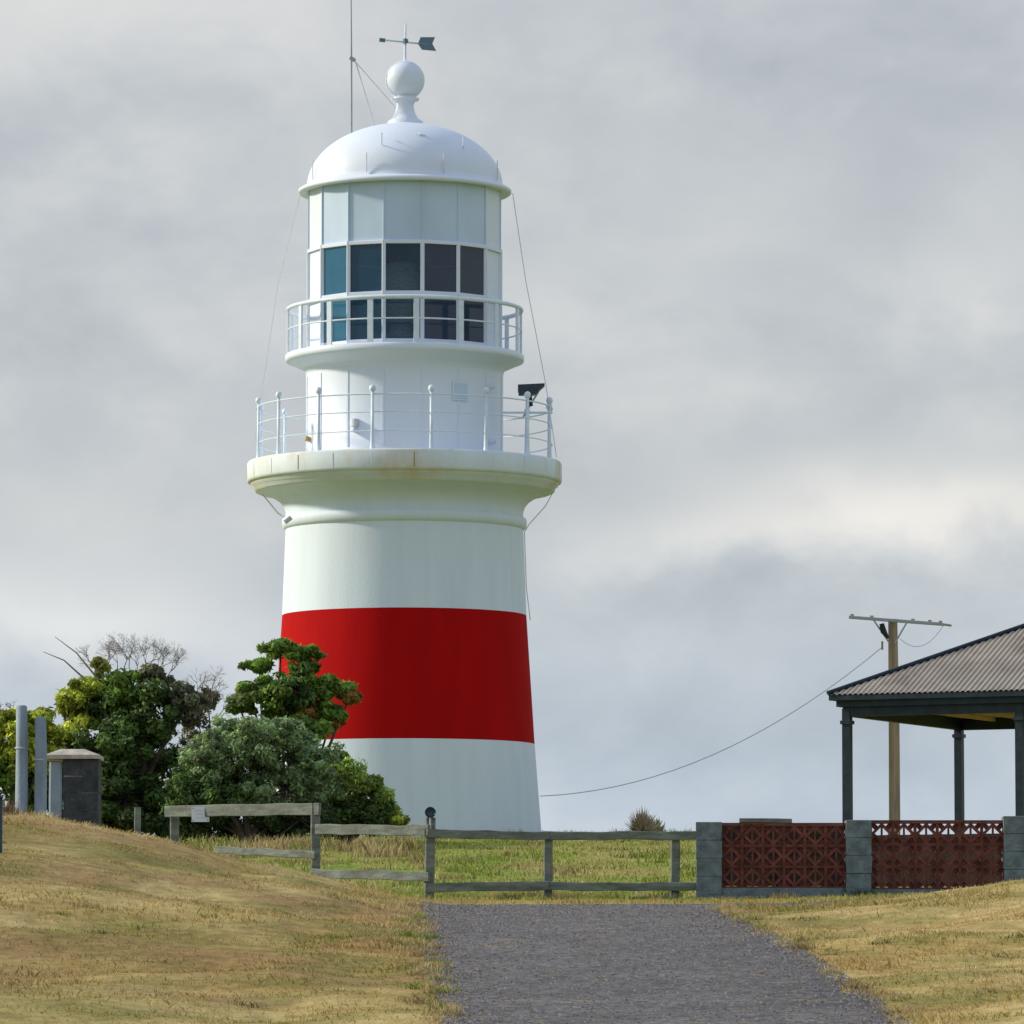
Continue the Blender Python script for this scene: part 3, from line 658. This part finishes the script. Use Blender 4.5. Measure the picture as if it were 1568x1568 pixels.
# ---------------- world, sun, camera ----------------
w=bpy.data.worlds.new("World"); scene.world=w; w.use_nodes=True; nt=w.node_tree; N=nt.nodes; L=nt.links
out=N['World Output']; bg=N['Background']
SD=Vector((-.985,.17,0)).normalized(); el=math.radians(27)
sky=N.new('ShaderNodeTexSky'); sky.sky_type='NISHITA'; sky.sun_disc=False; sky.sun_elevation=el; sky.sun_rotation=math.atan2(SD.x,SD.y)%(2*math.pi); sky.air_density=1; sky.dust_density=1
L.new(sky.outputs[0],bg.inputs[0]); bg.inputs[1].default_value=.1
tc=N.new('ShaderNodeTexCoord'); sep=N.new('ShaderNodeSeparateXYZ'); L.new(tc.outputs['Generated'],sep.inputs[0])
def M(op,a,b=None,c=None):
    n=N.new('ShaderNodeMath'); n.operation=op
    for i,q_ in enumerate((a,b,c)):
        if q_ is None: continue
        if isinstance(q_,(int,float)): n.inputs[i].default_value=q_
        else: L.new(q_,n.inputs[i])
    return n.outputs[0]
az=M('ARCTAN2',sep.outputs[0],sep.outputs[1]); el_=M('ARCSINE',sep.outputs[2])
def gauss(px,py,sx,sy,amp,warp):
    a0=(px-784)/F; e0=(1570-py)/F
    da=M('DIVIDE',M('SUBTRACT',az,a0),sx/F); de=M('DIVIDE',M('SUBTRACT',el_,e0),sy/F)
    de=M('ADD',de,M('MULTIPLY',M('SUBTRACT',warp,.5),3.6))
    s=M('ADD',M('MULTIPLY',da,da),M('MULTIPLY',de,de)); return M('MULTIPLY',M('POWER',2.718,M('MULTIPLY',s,-1)),amp)
def wn(scale,det,zs,ro=.55,dist=0):
    mp=N.new('ShaderNodeMapping'); mp.inputs['Scale'].default_value=(1,1,zs); L.new(tc.outputs['Generated'],mp.inputs[0])
    n=N.new('ShaderNodeTexNoise'); n.inputs['Scale'].default_value=scale; n.inputs['Detail'].default_value=det; n.inputs['Roughness'].default_value=ro; n.inputs['Distortion'].default_value=dist; L.new(mp.outputs[0],n.inputs[0]); return n.outputs['Fac']
w1=wn(30,5,1.5,.55,.2); w2=wn(11,2,1.8,.5)
val=M('ADD',.615,M('MULTIPLY',M('SUBTRACT',w1,.5),.38)); val=M('ADD',val,M('MULTIPLY',M('SUBTRACT',w2,.5),.34))
for gq in ((1400,775,300,62,.26,w1),(1120,835,240,46,.18,w1),(110,950,260,65,.20,w1),(150,60,450,150,.08,w1),(1500,420,170,70,.08,w1),(150,640,450,170,-.05,w1),(1150,1130,500,120,-.02,w2),(1250,180,380,130,-.05,w1),(960,460,200,60,.05,w1)):
    val=M('ADD',val,gauss(*gq))
cr=N.new('ShaderNodeValToRGB'); e=cr.color_ramp.elements; e[0].position=.44; e[0].color=(.42,.455,.495,1); e[1].position=.95; e[1].color=(.97,.93,.87,1)
x_=e.new(.60); x_.color=(.565,.595,.62,1); x2=e.new(.72); x2.color=(.71,.715,.715,1)
L.new(val,cr.inputs[0])
def tint(src,col,fmin,fmax):
    hb=N.new('ShaderNodeMixRGB'); hb.blend_type='MULTIPLY'; hb.inputs[2].default_value=(*col,1)
    mr=N.new('ShaderNodeMapRange'); mr.inputs['From Min'].default_value=fmin; mr.inputs['From Max'].default_value=fmax; L.new(el_,mr.inputs[0]); L.new(mr.outputs[0],hb.inputs[0]); L.new(src,hb.inputs[1]); return hb.outputs[0]
c1=tint(cr.outputs[0],(.87,.97,1.10),.085,.035)
c2=tint(c1,(.84,.98,1.20),.2,.8)
bg2=N.new('ShaderNodeBackground'); L.new(c2,bg2.inputs[0]); bg2.inputs[1].default_value=1.0
mx=N.new('ShaderNodeMixShader'); mx.inputs[0].default_value=.9; L.new(bg.outputs[0],mx.inputs[1]); L.new(bg2.outputs[0],mx.inputs[2]); L.new(mx.outputs[0],out.inputs[0])
sl_=bpy.data.lights.new('sun','SUN'); sl_.energy=4.3; sl_.angle=math.radians(5); sl_.color=(1,.90,.70); so=bpy.data.objects.new('sun',sl_); scene.collection.objects.link(so)
sd=Vector((SD.x*math.cos(el),SD.y*math.cos(el),math.sin(el))); so.rotation_euler=(-sd).to_track_quat('-Z','Y').to_euler(); so.location=(-40,60,60)
cam=bpy.data.cameras.new('camera'); co=bpy.data.objects.new('camera',cam); scene.collection.objects.link(co); scene.camera=co
cam.sensor_width=36; cam.lens=36*F/1568; cam.clip_start=.5; cam.clip_end=8000; co.location=(0,0,0); co.rotation_euler=(math.pi/2+TH,0,0)
